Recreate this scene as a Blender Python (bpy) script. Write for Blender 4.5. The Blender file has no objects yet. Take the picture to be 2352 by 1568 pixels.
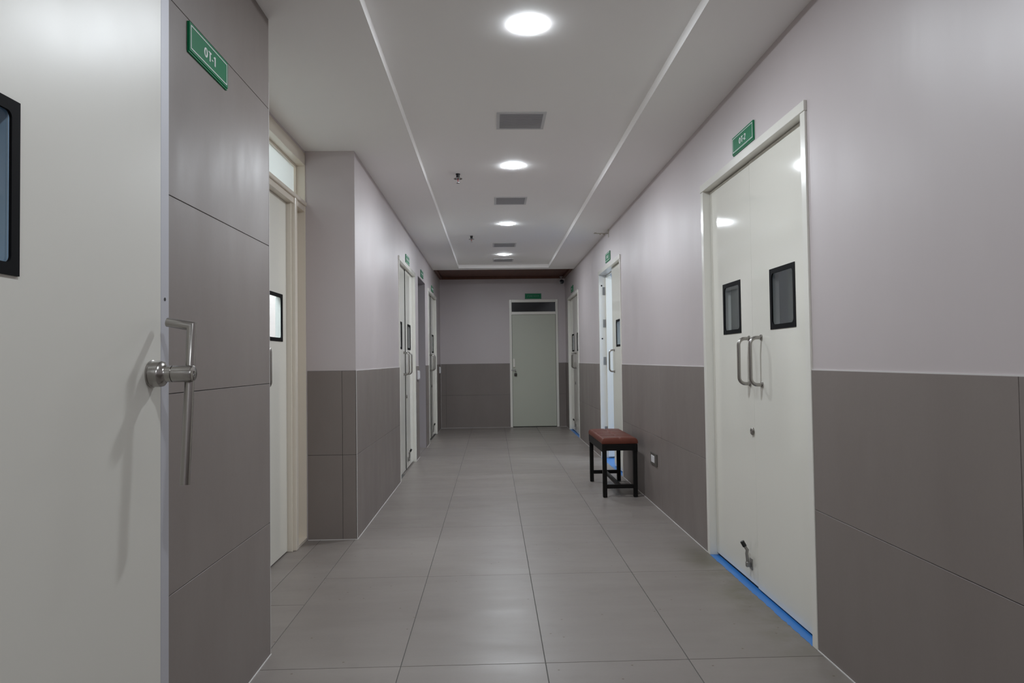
import bpy, bmesh, math, random
from mathutils import Vector, Matrix

random.seed(7)
C = bpy.context.scene.collection
SC = bpy.context.scene

# ------------------------------------------------------------------ camera
W, H = 2352, 1568
F_PX = 1597.4
YAW, PITCH, ROLL, CAM_H = 0.0281, 0.0268, -0.0131, 1.2598
cy_, sy_ = math.cos(YAW), math.sin(YAW)
cp_, sp_ = math.cos(PITCH), math.sin(PITCH)
fw = Vector((sy_*cp_, cy_*cp_, sp_))
rt = Vector((cy_, -sy_, 0.0))
up = rt.cross(fw)
cr_, sr_ = math.cos(ROLL), math.sin(ROLL)
rt2 = rt*cr_ + up*sr_
up2 = up*cr_ - rt*sr_
cd = bpy.data.cameras.new('camera')
cam = bpy.data.objects.new('camera', cd)
C.objects.link(cam)
m = Matrix((rt2, up2, -fw)).transposed().to_4x4()
m.translation = Vector((0, 0, CAM_H))
cam.matrix_world = m
cd.sensor_fit = 'HORIZONTAL'; cd.sensor_width = 36.0
cd.lens = F_PX/W*36.0
cd.clip_start = 0.02
SC.camera = cam

# ------------------------------------------------------------------ world, exposure
SC.view_settings.view_transform = 'Standard'
SC.view_settings.look = 'None'
SC.view_settings.exposure = 0.0
SC.view_settings.gamma = 1.0
SC.view_settings.use_curve_mapping = False
wd = bpy.data.worlds.new('world'); SC.world = wd
wd.use_nodes = True
wd.node_tree.nodes['Background'].inputs[0].default_value = (0.5, 0.55, 0.6, 1)
wd.node_tree.nodes['Background'].inputs[1].default_value = 0.02
try:
    SC.cycles.use_denoising = True
    SC.cycles.sample_clamp_indirect = 4.0
    SC.cycles.max_bounces = 12
    SC.cycles.diffuse_bounces = 8
except Exception:
    pass

LAMP = 428.0          # corridor downlight radiance
ROOM_COOL = 15.0       # ceiling panel in the open operating room
ROOM_RECESS = 100.0     # ceiling panel behind the recessed door
ROOM_DIM = 14.0       # ceiling panels of the dim rooms

# ------------------------------------------------------------------ geometry constants
XR, XL = 1.3785, -0.9764          # tile faces of the two long walls
HC, HT = 2.7855, 2.842            # dropped ceiling, tray ceiling
TXL, TXR, TYE = -0.5421, 0.9437, 11.468
CYE, YF, YB = 11.67, 13.10, -4.6
TILE_TOP = 1.2008
YN, YP = 3.0754, 5.0121           # ends of the left recess

# ------------------------------------------------------------------ materials
def mat(name, color, rough=0.5, metal=0.0, spec=0.5, coat=0.0):
    m = bpy.data.materials.new(name); m.use_nodes = True
    b = m.node_tree.nodes['Principled BSDF']
    b.inputs['Base Color'].default_value = (*color, 1)
    b.inputs['Roughness'].default_value = rough
    b.inputs['Metallic'].default_value = metal
    b.inputs['Specular IOR Level'].default_value = spec
    b.inputs['Coat Weight'].default_value = coat
    return m

def N(m, t, **kw):
    n = m.node_tree.nodes.new(t)
    for k, v in kw.items():
        setattr(n, k, v)
    return n

def lk(m, a, b):
    m.node_tree.links.new(a, b)

def math_node(m, op, a, b=None, c=None, clamp=False):
    n = N(m, 'ShaderNodeMath', operation=op, use_clamp=clamp)
    for i, v in enumerate((a, b, c)):
        if v is None: continue
        if isinstance(v, (int, float)): n.inputs[i].default_value = v
        else: lk(m, v, n.inputs[i])
    return n.outputs[0]

def noise(m, scale, detail=3.0, rough=0.5, stretch=(1, 1, 1), off=(0, 0, 0)):
    g = N(m, 'ShaderNodeNewGeometry')
    mp = N(m, 'ShaderNodeMapping')
    mp.inputs['Scale'].default_value = stretch
    mp.inputs['Location'].default_value = off
    lk(m, g.outputs['Position'], mp.inputs['Vector'])
    n = N(m, 'ShaderNodeTexNoise')
    n.inputs['Scale'].default_value = scale
    n.inputs['Detail'].default_value = detail
    n.inputs['Roughness'].default_value = rough
    lk(m, mp.outputs[0], n.inputs['Vector'])
    return n.outputs['Fac']

def ramp(m, fac, stops):
    r = N(m, 'ShaderNodeValToRGB')
    cr = r.color_ramp
    while len(cr.elements) < len(stops): cr.elements.new(0.5)
    for e, (p, c) in zip(cr.elements, stops):
        e.position = p; e.color = (*c, 1) if len(c) == 3 else c
    lk(m, fac, r.inputs[0])
    return r.outputs[0]

def mix(m, fac, a, b, mode='MIX'):
    n = N(m, 'ShaderNodeMix', data_type='RGBA', blend_type=mode)
    if isinstance(fac, (int, float)): n.inputs[0].default_value = fac
    else: lk(m, fac, n.inputs[0])
    for i, v in ((6, a), (7, b)):
        if isinstance(v, tuple): n.inputs[i].default_value = (*v, 1)
        else: lk(m, v, n.inputs[i])
    return n.outputs[2]

def bump(m, fac, strength=0.1, dist=0.01):
    b = N(m, 'ShaderNodeBump')
    b.inputs['Strength'].default_value = strength
    b.inputs['Distance'].default_value = dist
    lk(m, fac, b.inputs['Height'])
    lk(m, b.outputs[0], m.node_tree.nodes['Principled BSDF'].inputs['Normal'])

def setc(m, col):
    lk(m, col, m.node_tree.nodes['Principled BSDF'].inputs['Base Color'])
def setr(m, v):
    lk(m, v, m.node_tree.nodes['Principled BSDF'].inputs['Roughness'])

def scaled(m, v, lo, hi):
    n = N(m, 'ShaderNodeMapRange')
    n.inputs['From Min'].default_value = 0.25; n.inputs['From Max'].default_value = 0.75
    n.inputs['To Min'].default_value = lo; n.inputs['To Max'].default_value = hi
    lk(m, v, n.inputs['Value'])
    return n.outputs[0]

M = {}
# lilac-pink satin wall paint, roller streaks
p = M['paint'] = mat('wall_paint', (0.60, 0.545, 0.565), 0.38, spec=0.45)
setc(p, mix(p, scaled(p, noise(p, 1.3, 4), 0, 1), (0.52, 0.468, 0.470), (0.545, 0.493, 0.495)))
setr(p, scaled(p, noise(p, 3.0, 3, stretch=(1, 1, .25)), 0.40, 0.50))
bump(p, noise(p, 5.0, 3, stretch=(1, 1, .18)), 0.25, 0.01)
p.node_tree.nodes['Principled BSDF'].inputs['Specular IOR Level'].default_value = 0.9
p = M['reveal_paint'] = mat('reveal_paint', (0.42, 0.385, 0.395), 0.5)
# ceiling paint
p = M['ceiling'] = mat('ceiling_paint', (0.945, 0.93, 0.915), 0.7, spec=0.2)
bump(p, noise(p, 2.5, 3), 0.08, 0.01)
# wall tile
def tile_mat(name, lo, hi, rlo, rhi, stretch, amt=0.12):
    p = mat(name, lo, 0.45, spec=0.4)
    a = scaled(p, noise(p, 2.0, 6, 0.6, stretch), 0, 1)
    g = N(p, 'ShaderNodeNewGeometry')
    base = mix(p, a, lo, hi)
    isl = math_node(p, 'MULTIPLY_ADD', g.outputs['Random Per Island'], amt, 1 - amt/2)
    cmb = N(p, 'ShaderNodeCombineColor')
    for i in range(3): lk(p, isl, cmb.inputs[i])
    base = mix(p, 1.0, base, cmb.outputs[0], 'MULTIPLY')
    fine = noise(p, 90, 2)
    base = mix(p, math_node(p, 'MULTIPLY', fine, 0.10), base, (0.10, 0.09, 0.085))
    setr(p, scaled(p, noise(p, 3.5, 5, 0.6, stretch), rlo, rhi))
    bump(p, noise(p, 40, 3), 0.03, 0.003)
    return p, base
p, b = tile_mat('wall_tile', (0.211, 0.180, 0.166), (0.249, 0.217, 0.201), 0.34, 0.50, (1, 1, .35), 0.05)
setc(p, b); M['wall_tile'] = p
# floor tile with dirt at the threshold of the right-hand door and scuffs
p, b = tile_mat('floor_tile', (0.219, 0.193, 0.176), (0.258, 0.231, 0.213), 0.30, 0.46, (.35, 1.6, 1), 0.10)
g = N(p, 'ShaderNodeNewGeometry'); s = N(p, 'ShaderNodeSeparateXYZ'); lk(p, g.outputs['Position'], s.inputs[0])
def gauss(m, x, c, w):
    d = math_node(m, 'DIVIDE', math_node(m, 'SUBTRACT', x, c), w)
    return math_node(m, 'EXPONENT', math_node(m, 'MULTIPLY', math_node(m, 'MULTIPLY', d, d), -1.0))
near = math_node(p, 'MULTIPLY', gauss(p, s.outputs[0], 1.36, 0.17), gauss(p, s.outputs[1], 3.75, 0.95))
nz = noise(p, 5.0, 6, 0.65)
dm = math_node(p, 'MULTIPLY', near, scaled(p, nz, -0.15, 1.7), clamp=True)
b = mix(p, math_node(p, 'MULTIPLY', dm, 0.85), b, (0.135, 0.122, 0.088))
corner = math_node(p, 'MULTIPLY', gauss(p, s.outputs[0], 1.31, 0.11), gauss(p, s.outputs[1], 4.40, 0.20))
b = mix(p, math_node(p, 'MULTIPLY', corner, 0.6), b, (0.11, 0.10, 0.07))
sp = noise(p, 9.0, 2, 0.5, (1, 1, 1), (3.1, 7.7, 0))
b = mix(p, math_node(p, 'MULTIPLY', scaled(p, sp, -1.6, 1.0), 0.10, clamp=True), b, (0.10, 0.09, 0.08))
vo = N(p, 'ShaderNodeTexVoronoi'); vo.voronoi_dimensions = '2D'; vo.inputs['Scale'].default_value = 5.0
lk(p, g.outputs['Position'], vo.inputs['Vector'])
spots = math_node(p, 'LESS_THAN', vo.outputs['Distance'], 0.024)
gate = math_node(p, 'GREATER_THAN', noise(p, 2.2, 2, off=(9, 4, 0)), 0.52)
b = mix(p, math_node(p, 'MULTIPLY', math_node(p, 'MULTIPLY', spots, gate), 0.7), b, (0.10, 0.07, 0.045))
setc(p, b); M['floor_tile'] = p
M['grout'] = mat('dark_grout', (0.055, 0.055, 0.055), 0.9)
M['floor_grout'] = mat('floor_grout', (0.115, 0.112, 0.105), 0.9)
M['caulk'] = mat('white_caulk', (0.62, 0.60, 0.59), 0.6)
M['vinyl'] = mat('blue_vinyl', (0.035, 0.185, 0.52), 0.35)
# doors
def door_mat(name, c, r0=0.045, r1=0.08):
    p = mat(name, c, r0, spec=0.5)
    setr(p, scaled(p, noise(p, 3.0, 4), r0, r1))
    bump(p, noise(p, 4.0, 2, stretch=(1, 1, .5)), 0.05, 0.004)
    return p
M['door'] = door_mat('cream_door_laminate', (0.80, 0.785, 0.715))
M['bigdoor'] = door_mat('satin_cream_door', (0.66, 0.645, 0.59), 0.34, 0.42)
M['frame'] = door_mat('door_frame_paint', (0.80, 0.785, 0.725), 0.16, 0.28)
M['oldframe'] = mat('cream_frame_paint', (0.74, 0.675, 0.58), 0.25)
M['store'] = door_mat('sage_door_laminate', (0.50, 0.52, 0.44), 0.3, 0.4)
M['alu'] = mat('satin_aluminium', (0.50, 0.50, 0.535), 0.55, 0.25, spec=0.3)
M['gasket'] = mat('black_gasket', (0.008, 0.008, 0.009), 0.6, spec=0.05)
M['dark'] = mat('dark_gap', (0.02, 0.02, 0.018), 0.8)
M['liner'] = mat('pane_liner', (0.78, 0.80, 0.78), 0.4)
p = M['steel'] = mat('brushed_steel', (0.38, 0.365, 0.345), 0.24, 1.0)
M['hinge'] = mat('grey_hinge_steel', (0.33, 0.32, 0.30), 0.4, 0.8)
M['rubber'] = mat('black_rubber', (0.012, 0.012, 0.012), 0.5)
M['chrome'] = mat('chrome', (0.62, 0.62, 0.62), 0.15, 1.0)
def glass_mat(name, tint, trans, rough=0.03):
    m = bpy.data.materials.new(name); m.use_nodes = True
    nt = m.node_tree; nt.nodes.clear()
    o = nt.nodes.new('ShaderNodeOutputMaterial')
    t = nt.nodes.new('ShaderNodeBsdfTransparent'); t.inputs[0].default_value = (*tint, 1)
    g = nt.nodes.new('ShaderNodeBsdfGlossy'); g.inputs['Roughness'].default_value = rough
    mx = nt.nodes.new('ShaderNodeMixShader')
    fr = nt.nodes.new('ShaderNodeFresnel'); fr.inputs[0].default_value = 1.5
    ge = nt.nodes.new('ShaderNodeNewGeometry'); sb = nt.nodes.new('ShaderNodeMath'); sb.operation = 'SUBTRACT'; sb.inputs[0].default_value = 1.0
    nt.links.new(ge.outputs['Backfacing'], sb.inputs[1])
    ml = nt.nodes.new('ShaderNodeMath'); ml.operation = 'MULTIPLY'
    nt.links.new(fr.outputs[0], ml.inputs[0]); nt.links.new(sb.outputs[0], ml.inputs[1])
    nt.links.new(ml.outputs[0], mx.inputs[0])
    nt.links.new(t.outputs[0], mx.inputs[1]); nt.links.new(g.outputs[0], mx.inputs[2])
    nt.links.new(mx.outputs[0], o.inputs[0])
    return m
M['glass'] = glass_mat('window_glass', (0.88, 0.89, 0.885), 1)
M['darkglass'] = mat('dark_transom_glass', (0.012, 0.014, 0.018), 0.08)
# frosted pane: light from the room behind comes through
m = bpy.data.materials.new('frosted_glass'); m.use_nodes = True
nt = m.node_tree; nt.nodes.clear()
o = nt.nodes.new('ShaderNodeOutputMaterial'); tr = nt.nodes.new('ShaderNodeBsdfTranslucent')
tr.inputs[0].default_value = (0.86, 0.87, 0.86, 1)
df = nt.nodes.new('ShaderNodeBsdfDiffuse'); df.inputs[0].default_value = (0.68, 0.69, 0.67, 1)
gl = nt.nodes.new('ShaderNodeBsdfGlossy'); gl.inputs['Roughness'].default_value = 0.3
m1 = nt.nodes.new('ShaderNodeMixShader'); m1.inputs[0].default_value = 0.45
m2 = nt.nodes.new('ShaderNodeMixShader'); m2.inputs[0].default_value = 0.05
nt.links.new(tr.outputs[0], m1.inputs[1]); nt.links.new(df.outputs[0], m1.inputs[2])
nt.links.new(m1.outputs[0], m2.inputs[1]); nt.links.new(gl.outputs[0], m2.inputs[2])
nt.links.new(m2.outputs[0], o.inputs[0])
M['frost'] = m
# perforated spacer bar of the big door's glazing; its blue paints reflected light
p = M['spacer'] = mat('perforated_spacer', (0.30, 0.42, 0.55), 0.30, 0.25)
g = N(p, 'ShaderNodeNewGeometry'); s = N(p, 'ShaderNodeSeparateXYZ'); lk(p, g.outputs['Position'], s.inputs[0])
zz = math_node(p, 'FRACT', math_node(p, 'MULTIPLY', s.outputs[2], 380.0))
xx = math_node(p, 'ADD', s.outputs[0], 0.8622)
ed = math_node(p, 'GREATER_THAN', math_node(p, 'ABSOLUTE', xx), 0.0072)
ed2 = math_node(p, 'LESS_THAN', math_node(p, 'ABSOLUTE', xx), 0.0090)
dots = math_node(p, 'MULTIPLY', math_node(p, 'MULTIPLY', ed, ed2), math_node(p, 'GREATER_THAN', zz, 0.55))
setc(p, mix(p, dots, (0.52, 0.74, 0.98), (0.97, 0.98, 1.0)))
# signs
M['sign'] = mat('sign_green', (0.001, 0.170, 0.068), 0.5, spec=0.2)
M['signedge'] = mat('sign_green_edge', (0.002, 0.20, 0.075), 0.45, spec=0.25)
M['white'] = mat('sign_white', (0.75, 0.76, 0.76), 0.4)
M['faded'] = mat('faded_sign_white', (0.16, 0.30, 0.24), 0.5)
M['plastic'] = mat('white_plastic', (0.72, 0.71, 0.72), 0.3)
M['brownplate'] = mat('brown_socket_plate', (0.075, 0.068, 0.058), 0.4)
# stool
p = M['leather'] = mat('brown_leather', (0.135, 0.042, 0.028), 0.42, spec=0.12)
setc(p, mix(p, scaled(p, noise(p, 6, 4), 0, 1), (0.110, 0.034, 0.023), (0.148, 0.048, 0.033)))
bump(p, noise(p, 120, 3), 0.12, 0.002)
M['blackmetal'] = mat('black_painted_metal', (0.006, 0.0055, 0.005), 0.5, spec=0.2)
# ceiling things
M['vent'] = mat('grey_vent_paint', (0.42, 0.42, 0.44), 0.5)
M['ventframe'] = mat('vent_frame_paint', (0.62, 0.62, 0.63), 0.5)
M['rim'] = mat('downlight_rim', (0.8, 0.8, 0.8), 0.4)
p = M['brownwood'] = mat('brown_ceiling_wood', (0.11, 0.058, 0.045), 0.5, spec=0.2)
setc(p, mix(p, scaled(p, noise(p, 3, 5, 0.6, (6, .6, 1)), 0, 1), (0.115, 0.052, 0.038), (0.15, 0.070, 0.050)))
M['bracket'] = mat('bracket_paint', (0.42, 0.39, 0.32), 0.5)
M['red'] = mat('sprinkler_bulb_red', (0.35, 0.02, 0.03), 0.2)
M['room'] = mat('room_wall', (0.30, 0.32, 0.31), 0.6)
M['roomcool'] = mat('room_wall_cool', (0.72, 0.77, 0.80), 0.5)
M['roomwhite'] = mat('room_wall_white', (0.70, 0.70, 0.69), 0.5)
M['roomceil'] = mat('room_ceiling_blue_lit', (0.35, 0.55, 0.80), 0.5)  # bluish light in the open room, painted into its ceiling colour
M['cctv'] = mat('camera_housing', (0.42, 0.41, 0.41), 0.35)

def emis(name, col, st):
    m = bpy.data.materials.new(name); m.use_nodes = True
    b = m.node_tree.nodes['Principled BSDF']
    b.inputs['Base Color'].default_value = (0.8, 0.8, 0.8, 1)
    b.inputs['Emission Color'].default_value = (*col, 1)
    b.inputs['Emission Strength'].default_value = st
    return m
M['lamp'] = emis('lit_diffuser', (0.88, 0.94, 1.0), LAMP)
M['lampdim'] = emis('dim_lit_diffuser', (0.88, 0.94, 1.0), LAMP*0.60)
M['coolpanel'] = emis('cool_panel', (0.86, 0.95, 1.0), ROOM_COOL)
M['recesspanel'] = emis('white_panel', (0.86, 0.95, 1.0), ROOM_RECESS)
M['dimpanel'] = emis('dim_panel', (0.95, 0.98, 1.0), ROOM_DIM)

# ------------------------------------------------------------------ mesh builder
class MB:
    def __init__(s): s.bm = bmesh.new()
    def box(s, x0, x1, y0, y1, z0, z1, bev=0.0, seg=2):
        bm = bmesh.new()
        vs = [bm.verts.new((x, y, z)) for x in (min(x0, x1), max(x0, x1)) for y in (min(y0, y1), max(y0, y1)) for z in (min(z0, z1), max(z0, z1))]
        for f in ((0, 1, 3, 2), (4, 6, 7, 5), (0, 4, 5, 1), (2, 3, 7, 6), (0, 2, 6, 4), (1, 5, 7, 3)):
            bm.faces.new([vs[i] for i in f])
        if bev > 0:
            bmesh.ops.bevel(bm, geom=list(bm.edges), offset=bev, segments=seg, affect='EDGES', profile=0.5)
        s.add(bm); return s
    def add(s, bm):
        bmesh.ops.recalc_face_normals(bm, faces=bm.faces)
        me = bpy.data.meshes.new('tmp'); bm.to_mesh(me); bm.free()
        s.bm.from_mesh(me); bpy.data.meshes.remove(me)
    def lathe(s, prof, origin=(0, 0, 0), axis='Z', n=32):
        """prof: (radius, height) list, closed on the axis where radius 0"""
        bm = bmesh.new(); rings = []
        for r, h in prof:
            if r < 1e-6: rings.append([bm.verts.new((0, 0, h))])
            else: rings.append([bm.verts.new((r*math.cos(2*math.pi*i/n), r*math.sin(2*math.pi*i/n), h)) for i in range(n)])
        for a, b in zip(rings, rings[1:]):
            for i in range(n):
                j = (i+1) % n
                if len(a) == 1 and len(b) == 1: break
                if len(a) == 1: bm.faces.new((a[0], b[i], b[j]))
                elif len(b) == 1: bm.faces.new((a[i], b[0], a[j]))
                else: bm.faces.new((a[i], b[i], b[j], a[j]))
        R = {'Z': Matrix.Identity(4), 'X': Matrix.Rotation(math.pi/2, 4, 'Y'), '-X': Matrix.Rotation(-math.pi/2, 4, 'Y'),
             'Y': Matrix.Rotation(-math.pi/2, 4, 'X'), '-Y': Matrix.Rotation(math.pi/2, 4, 'X'), '-Z': Matrix.Rotation(math.pi, 4, 'X')}[axis]
        bmesh.ops.transform(bm, matrix=Matrix.Translation(origin) @ R, verts=bm.verts)
        s.add(bm); return s
    def tube(s, pts, r, n=16, caps=True):
        pts = [Vector(p) for p in pts]; bm = bmesh.new(); rings = []
        rs = r if isinstance(r, (list, tuple)) else [r]*len(pts)
        t0 = (pts[1]-pts[0]).normalized()
        ref = Vector((0, 0, 1)) if abs(t0.z) < 0.9 else Vector((0, 1, 0))
        u = t0.cross(ref).normalized()
        for k, p in enumerate(pts):
            t = ((pts[min(k+1, len(pts)-1)]-p).normalized() + (p-pts[max(k-1, 0)]).normalized()).normalized() if 0 < k < len(pts)-1 else ((pts[1]-pts[0]).normalized() if k == 0 else (pts[-1]-pts[-2]).normalized())
            u = (u - t*u.dot(t)).normalized(); v = t.cross(u)
            sc = 1.0
            if 0 < k < len(pts)-1:
                c = (pts[k+1]-p).normalized().dot((p-pts[k-1]).normalized())
                sc = 1/max(0.5, math.sqrt(max(0.0, (1+c)/2)))
            # widen only in the bend plane
            bend = ((pts[min(k+1, len(pts)-1)]-p) - (p-pts[max(k-1, 0)]))
            bd = bend - t*bend.dot(t)
            bd = bd.normalized() if bd.length > 1e-6 else None
            ring = []
            for i in range(n):
                a = 2*math.pi*i/n
                d = u*math.cos(a) + v*math.sin(a)
                if bd is not None and sc > 1.001:
                    d = d + bd*d.dot(bd)*(sc-1)
                ring.append(bm.verts.new(p + d*rs[k]))
            rings.append(ring)
        for a, b in zip(rings, rings[1:]):
            for i in range(n):
                j = (i+1) % n
                bm.faces.new((a[i], a[j], b[j], b[i]))
        if caps:
            bm.faces.new(rings[0][::-1]); bm.faces.new(rings[-1])
        s.add(bm); return s
    def ring_plate(s, y0, y1, z0, z1, border, rad, x0, x1, n=7):
        """rectangular plate in the YZ plane with a rounded opening"""
        bm = bmesh.new()
        iy0, iy1, iz0, iz1 = y0+border, y1-border, z0+border, z1-border
        corners = [((y1, z1), (iy1-rad, iz1-rad), 0), ((y0, z1), (iy0+rad, iz1-rad), 90), ((y0, z0), (iy0+rad, iz0+rad), 180), ((y1, z0), (iy1-rad, iz0+rad), 270)]
        outs, arcs = [], []
        for (oy, oz), (cy, cz), a0 in corners:
            outs.append(bm.verts.new((x0, oy, oz)))
            arcs.append([bm.verts.new((x0, cy+rad*math.cos(math.radians(a0+90*i/n)), cz+rad*math.sin(math.radians(a0+90*i/n)))) for i in range(n+1)])
        fs = []
        for k in range(4):
            o = outs[k]; a = arcs[k]
            for i in range(n): fs.append(bm.faces.new((o, a[i+1], a[i])))
            k2 = (k+1) % 4
            fs.append(bm.faces.new((o, outs[k2], arcs[k2][0], a[-1])))
        ex = bmesh.ops.extrude_face_region(bm, geom=fs)
        for v in [e for e in ex['geom'] if isinstance(e, bmesh.types.BMVert)]: v.co.x = x1
        s.add(bm); return s
    def build(s, name, material, parent=None, smooth=False, props=None):
        me = bpy.data.meshes.new(name); s.bm.to_mesh(me); s.bm.free()
        ms = material if isinstance(material, (list, tuple)) else [material]
        for x in ms: me.materials.append(x)
        if smooth:
            for q in me.polygons: q.use_smooth = True
            try: me.set_sharp_from_angle(angle=math.radians(38))
            except Exception: pass
        o = bpy.data.objects.new(name, me); C.objects.link(o)
        if parent is not None: o.parent = parent
        for k, v in (props or {}).items(): o[k] = v
        return o

def thing(name, label, cat, loc=(0, 0, 0), rz=0.0, group=None, kind=None):
    o = bpy.data.objects.new(name, None); C.objects.link(o)
    o.empty_display_size = 0.05
    o.location = loc; o.rotation_euler = (0, 0, rz)
    o['label'] = label; o['category'] = cat
    if group: o['group'] = group
    if kind: o['kind'] = kind
    return o

def struct(o, label=None):
    o['kind'] = 'structure'
    if label: o['label'] = label
    return o

def dup(root, loc, rz=None, label=None):
    r = root.copy(); C.objects.link(r); r.location = loc
    if rz is not None: r.rotation_euler = (0, 0, rz)
    if label: r['label'] = label
    for ch in list(root.children):
        c = ch.copy(); C.objects.link(c); c.parent = r
        for g in list(ch.children):
            d = g.copy(); C.objects.link(d); d.parent = c
    return r

# ================================================================== SHELL
TP = 0.006       # tile proud of paint
# --- door positions (centres along the corridor)
RD = [3.735, 8.160, 11.86]
LD = [8.09, 11.42]
DW, DH = 1.52, 2.38      # frame outer size
PASS = (9.25, 10.22, 2.40)

def wall_with_openings(name, x0, x1, y0, y1, z1, ops, label):
    mb = MB(); y = y0
    for a, b, h in sorted(ops):
        mb.box(x0, x1, y, a, 0, z1); mb.box(x0, x1, a, b, h, z1); y = b
    mb.box(x0, x1, y, y1, 0, z1)
    return struct(mb.build(name, M['paint']), label)

rops = [(c-DW/2, c+DW/2, DH) for c in RD]
wall_with_openings('wall_right', XR+TP, XR+0.16, YB, YF+0.15, 2.90, rops, 'long right wall in pale lilac paint above its tiles')
lops = [(c-DW/2, c+DW/2, DH) for c in LD] + [PASS]
wall_with_openings('wall_left', XL-0.16, XL-TP, YP+TP, YF+0.15, 2.90, lops, 'left wall in pale lilac paint beyond the recess')
# pillar between recess and wall
struct(MB().box(-1.62, XL-0.16, YP+TP, YP+0.30, 0, 2.90).build('wall_pillar', M['paint']), 'painted end face of the left wall where the recess ends')
# near left wall, fully tiled
struct(MB().box(-1.62, XL-TP, YB, YN-TP, 0, 2.90).build('wall_left_near', M['paint']), 'near left wall clad in grey tiles up to the ceiling')
# recess back wall around the door unit
RX = -1.333
mb = MB()
mb.box(RX-0.16, RX-0.004, YN-TP, 3.26, 0, 2.90)
mb.box(RX-0.16, RX-0.004, 3.26, YP+TP, 2.770, 2.90)
struct(mb.build('wall_recess', M['paint']), 'painted wall around the door unit inside the left recess')
# far wall
DFX0, DFX1, DFH = 0.322, 1.243, 2.40
mb = MB()
mb.box(XL-0.16, DFX0, YF+TP, YF+0.15, 0, 2.90)
mb.box(DFX1, XR+0.16, YF+TP, YF+0.15, 0, 2.90)
mb.box(DFX0, DFX1, YF+TP, YF+0.15, DFH, 2.90)
struct(mb.build('wall_far', M['paint']), 'end wall of the corridor around the store room door')
struct(MB().box(-1.62, XR+0.16, YB-0.15, YB, 0, 2.90).build('wall_back', M['paint']), 'wall closing the corridor behind the viewer')

# --- wall tile cladding: every joint a real gap over dark grout
GAP = 0.0012
def clad_x(name, xf, sgn, panels, label, xt=None):
    """tiles on a wall facing along X. xf = face; sgn=+1 wall lies at +X. panels: (y0,y1,z0,z1)"""
    mb = MB()
    for y0, y1, z0, z1 in panels:
        mb.box(xf, xf+sgn*(TP-0.001), y0+GAP, y1-GAP, z0+GAP, z1-GAP, 0.0007, 1)
    o = struct(mb.build(name, M['wall_tile']), label)
    g = MB()
    for y0, y1, z0, z1 in panels:
        g.box(xf+sgn*(TP-0.0022), xf+sgn*TP, y0, y1, z0, z1)
    gg = g.build('grout', M['grout'], o)
    return o
def split(y0, y1, joints, zs):
    ys = [y0] + sorted(j for j in joints if y0 < j < y1) + [y1]
    return [(a, b, zs[i], zs[i+1]) for a, b in zip(ys, ys[1:]) for i in range(len(zs)-1)]
ZS = [0.0, 0.6005, TILE_TOP]
pan = []
pan += split(YB, RD[0]-DW/2, [1.79-1.2*k for k in range(6)], ZS)
pan += split(RD[0]+DW/2, RD[1]-DW/2, [5.71, 6.90], ZS)
pan += split(RD[1]+DW/2, RD[2]-DW/2, [10.13], ZS)
pan += split(RD[2]+DW/2, YF, [], ZS)
clad_x('wall_right_tiles', XR, 1, pan, 'grey-brown tile wainscot along the right wall')
pan = split(YP, LD[0]-DW/2, [6.16], ZS) + split(LD[0]+DW/2, PASS[0], [], ZS) + split(PASS[1], LD[1]-DW/2, [], ZS) + split(LD[1]+DW/2, YF, [12.5], ZS)
clad_x('wall_left_tiles', XL, -1, pan, 'grey-brown tile wainscot along the left wall')
pan = split(YB, YN, [1.875-1.2*k for k in range(6)], [0, 0.5675, 1.1715, 1.775, 2.383, HC])
clad_x('wall_left_near_tiles', XL, -1, pan, 'large grey tiles covering the near left wall from floor to ceiling')
def clad_y(name, yf, sgn, panels, label):
    mb = MB()
    for x0, x1, z0, z1 in panels:
        mb.box(x0+GAP, x1-GAP, yf, yf+sgn*(TP-0.001), z0+GAP, z1-GAP, 0.0007, 1)
    o = struct(mb.build(name, M['wall_tile']), label)
    g = MB()
    for x0, x1, z0, z1 in panels:
        g.box(x0, x1, yf+sgn*(TP-0.0022), yf+sgn*TP, z0, z1)
    g.build('grout', M['grout'], o)
    return o
clad_y('wall_pillar_tiles', YP, 1, [(-1.325, -1.079, 0, .6005), (-1.079, XL-0.0005, 0, .6005), (-1.325, -1.079, .6005, TILE_TOP), (-1.079, XL-0.0005, .6005, TILE_TOP)],
       'dark tiles on the end face beside the recessed door')
clad_y('wall_far_tiles', YF, 1, [(XL, -.878, 0, .613), (-.878, DFX0, 0, .613), (XL, -.878, .613, TILE_TOP), (-.878, DFX0, .613, TILE_TOP),
                                (DFX1, XR, 0, .613), (DFX1, XR, .613, TILE_TOP)], 'dark tile wainscot on the end wall')
clad_y('wall_near_end_tiles', YN, -1, [(-1.325, XL-.0005, a, b) for a, b in ((0, .5675), (.5675, 1.1715), (1.1715, 1.775), (1.775, 2.383), (2.383, HC))],
       'tiled end face of the near left wall')

# --- white caulk lines
k = 1
def trim(mb, label):
    global k
    o = struct(mb.build('trim_%d' % k, M['caulk']), label); k += 1
    return o
mb = MB()
for a, b in ((YB, RD[0]-DW/2), (RD[0]+DW/2, RD[1]-DW/2), (RD[1]+DW/2, RD[2]-DW/2), (RD[2]+DW/2, YF)):
    mb.box(XR-0.004, XR+0.001, a, b, 0, 0.004)
    mb.box(XR+0.001, XR+TP, a, b, TILE_TOP-0.0015, TILE_TOP+0.003)
trim(mb, 'thin white sealant lines along the right wall tiles')
mb = MB()
for a, b in ((YP, LD[0]-DW/2), (LD[0]+DW/2, PASS[0]), (PASS[1], LD[1]-DW/2), (LD[1]+DW/2, YF)):
    mb.box(XL-0.001, XL+0.004, a, b, 0, 0.004)
    mb.box(XL-TP, XL-0.001, a, b, TILE_TOP-0.0015, TILE_TOP+0.003)
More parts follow.
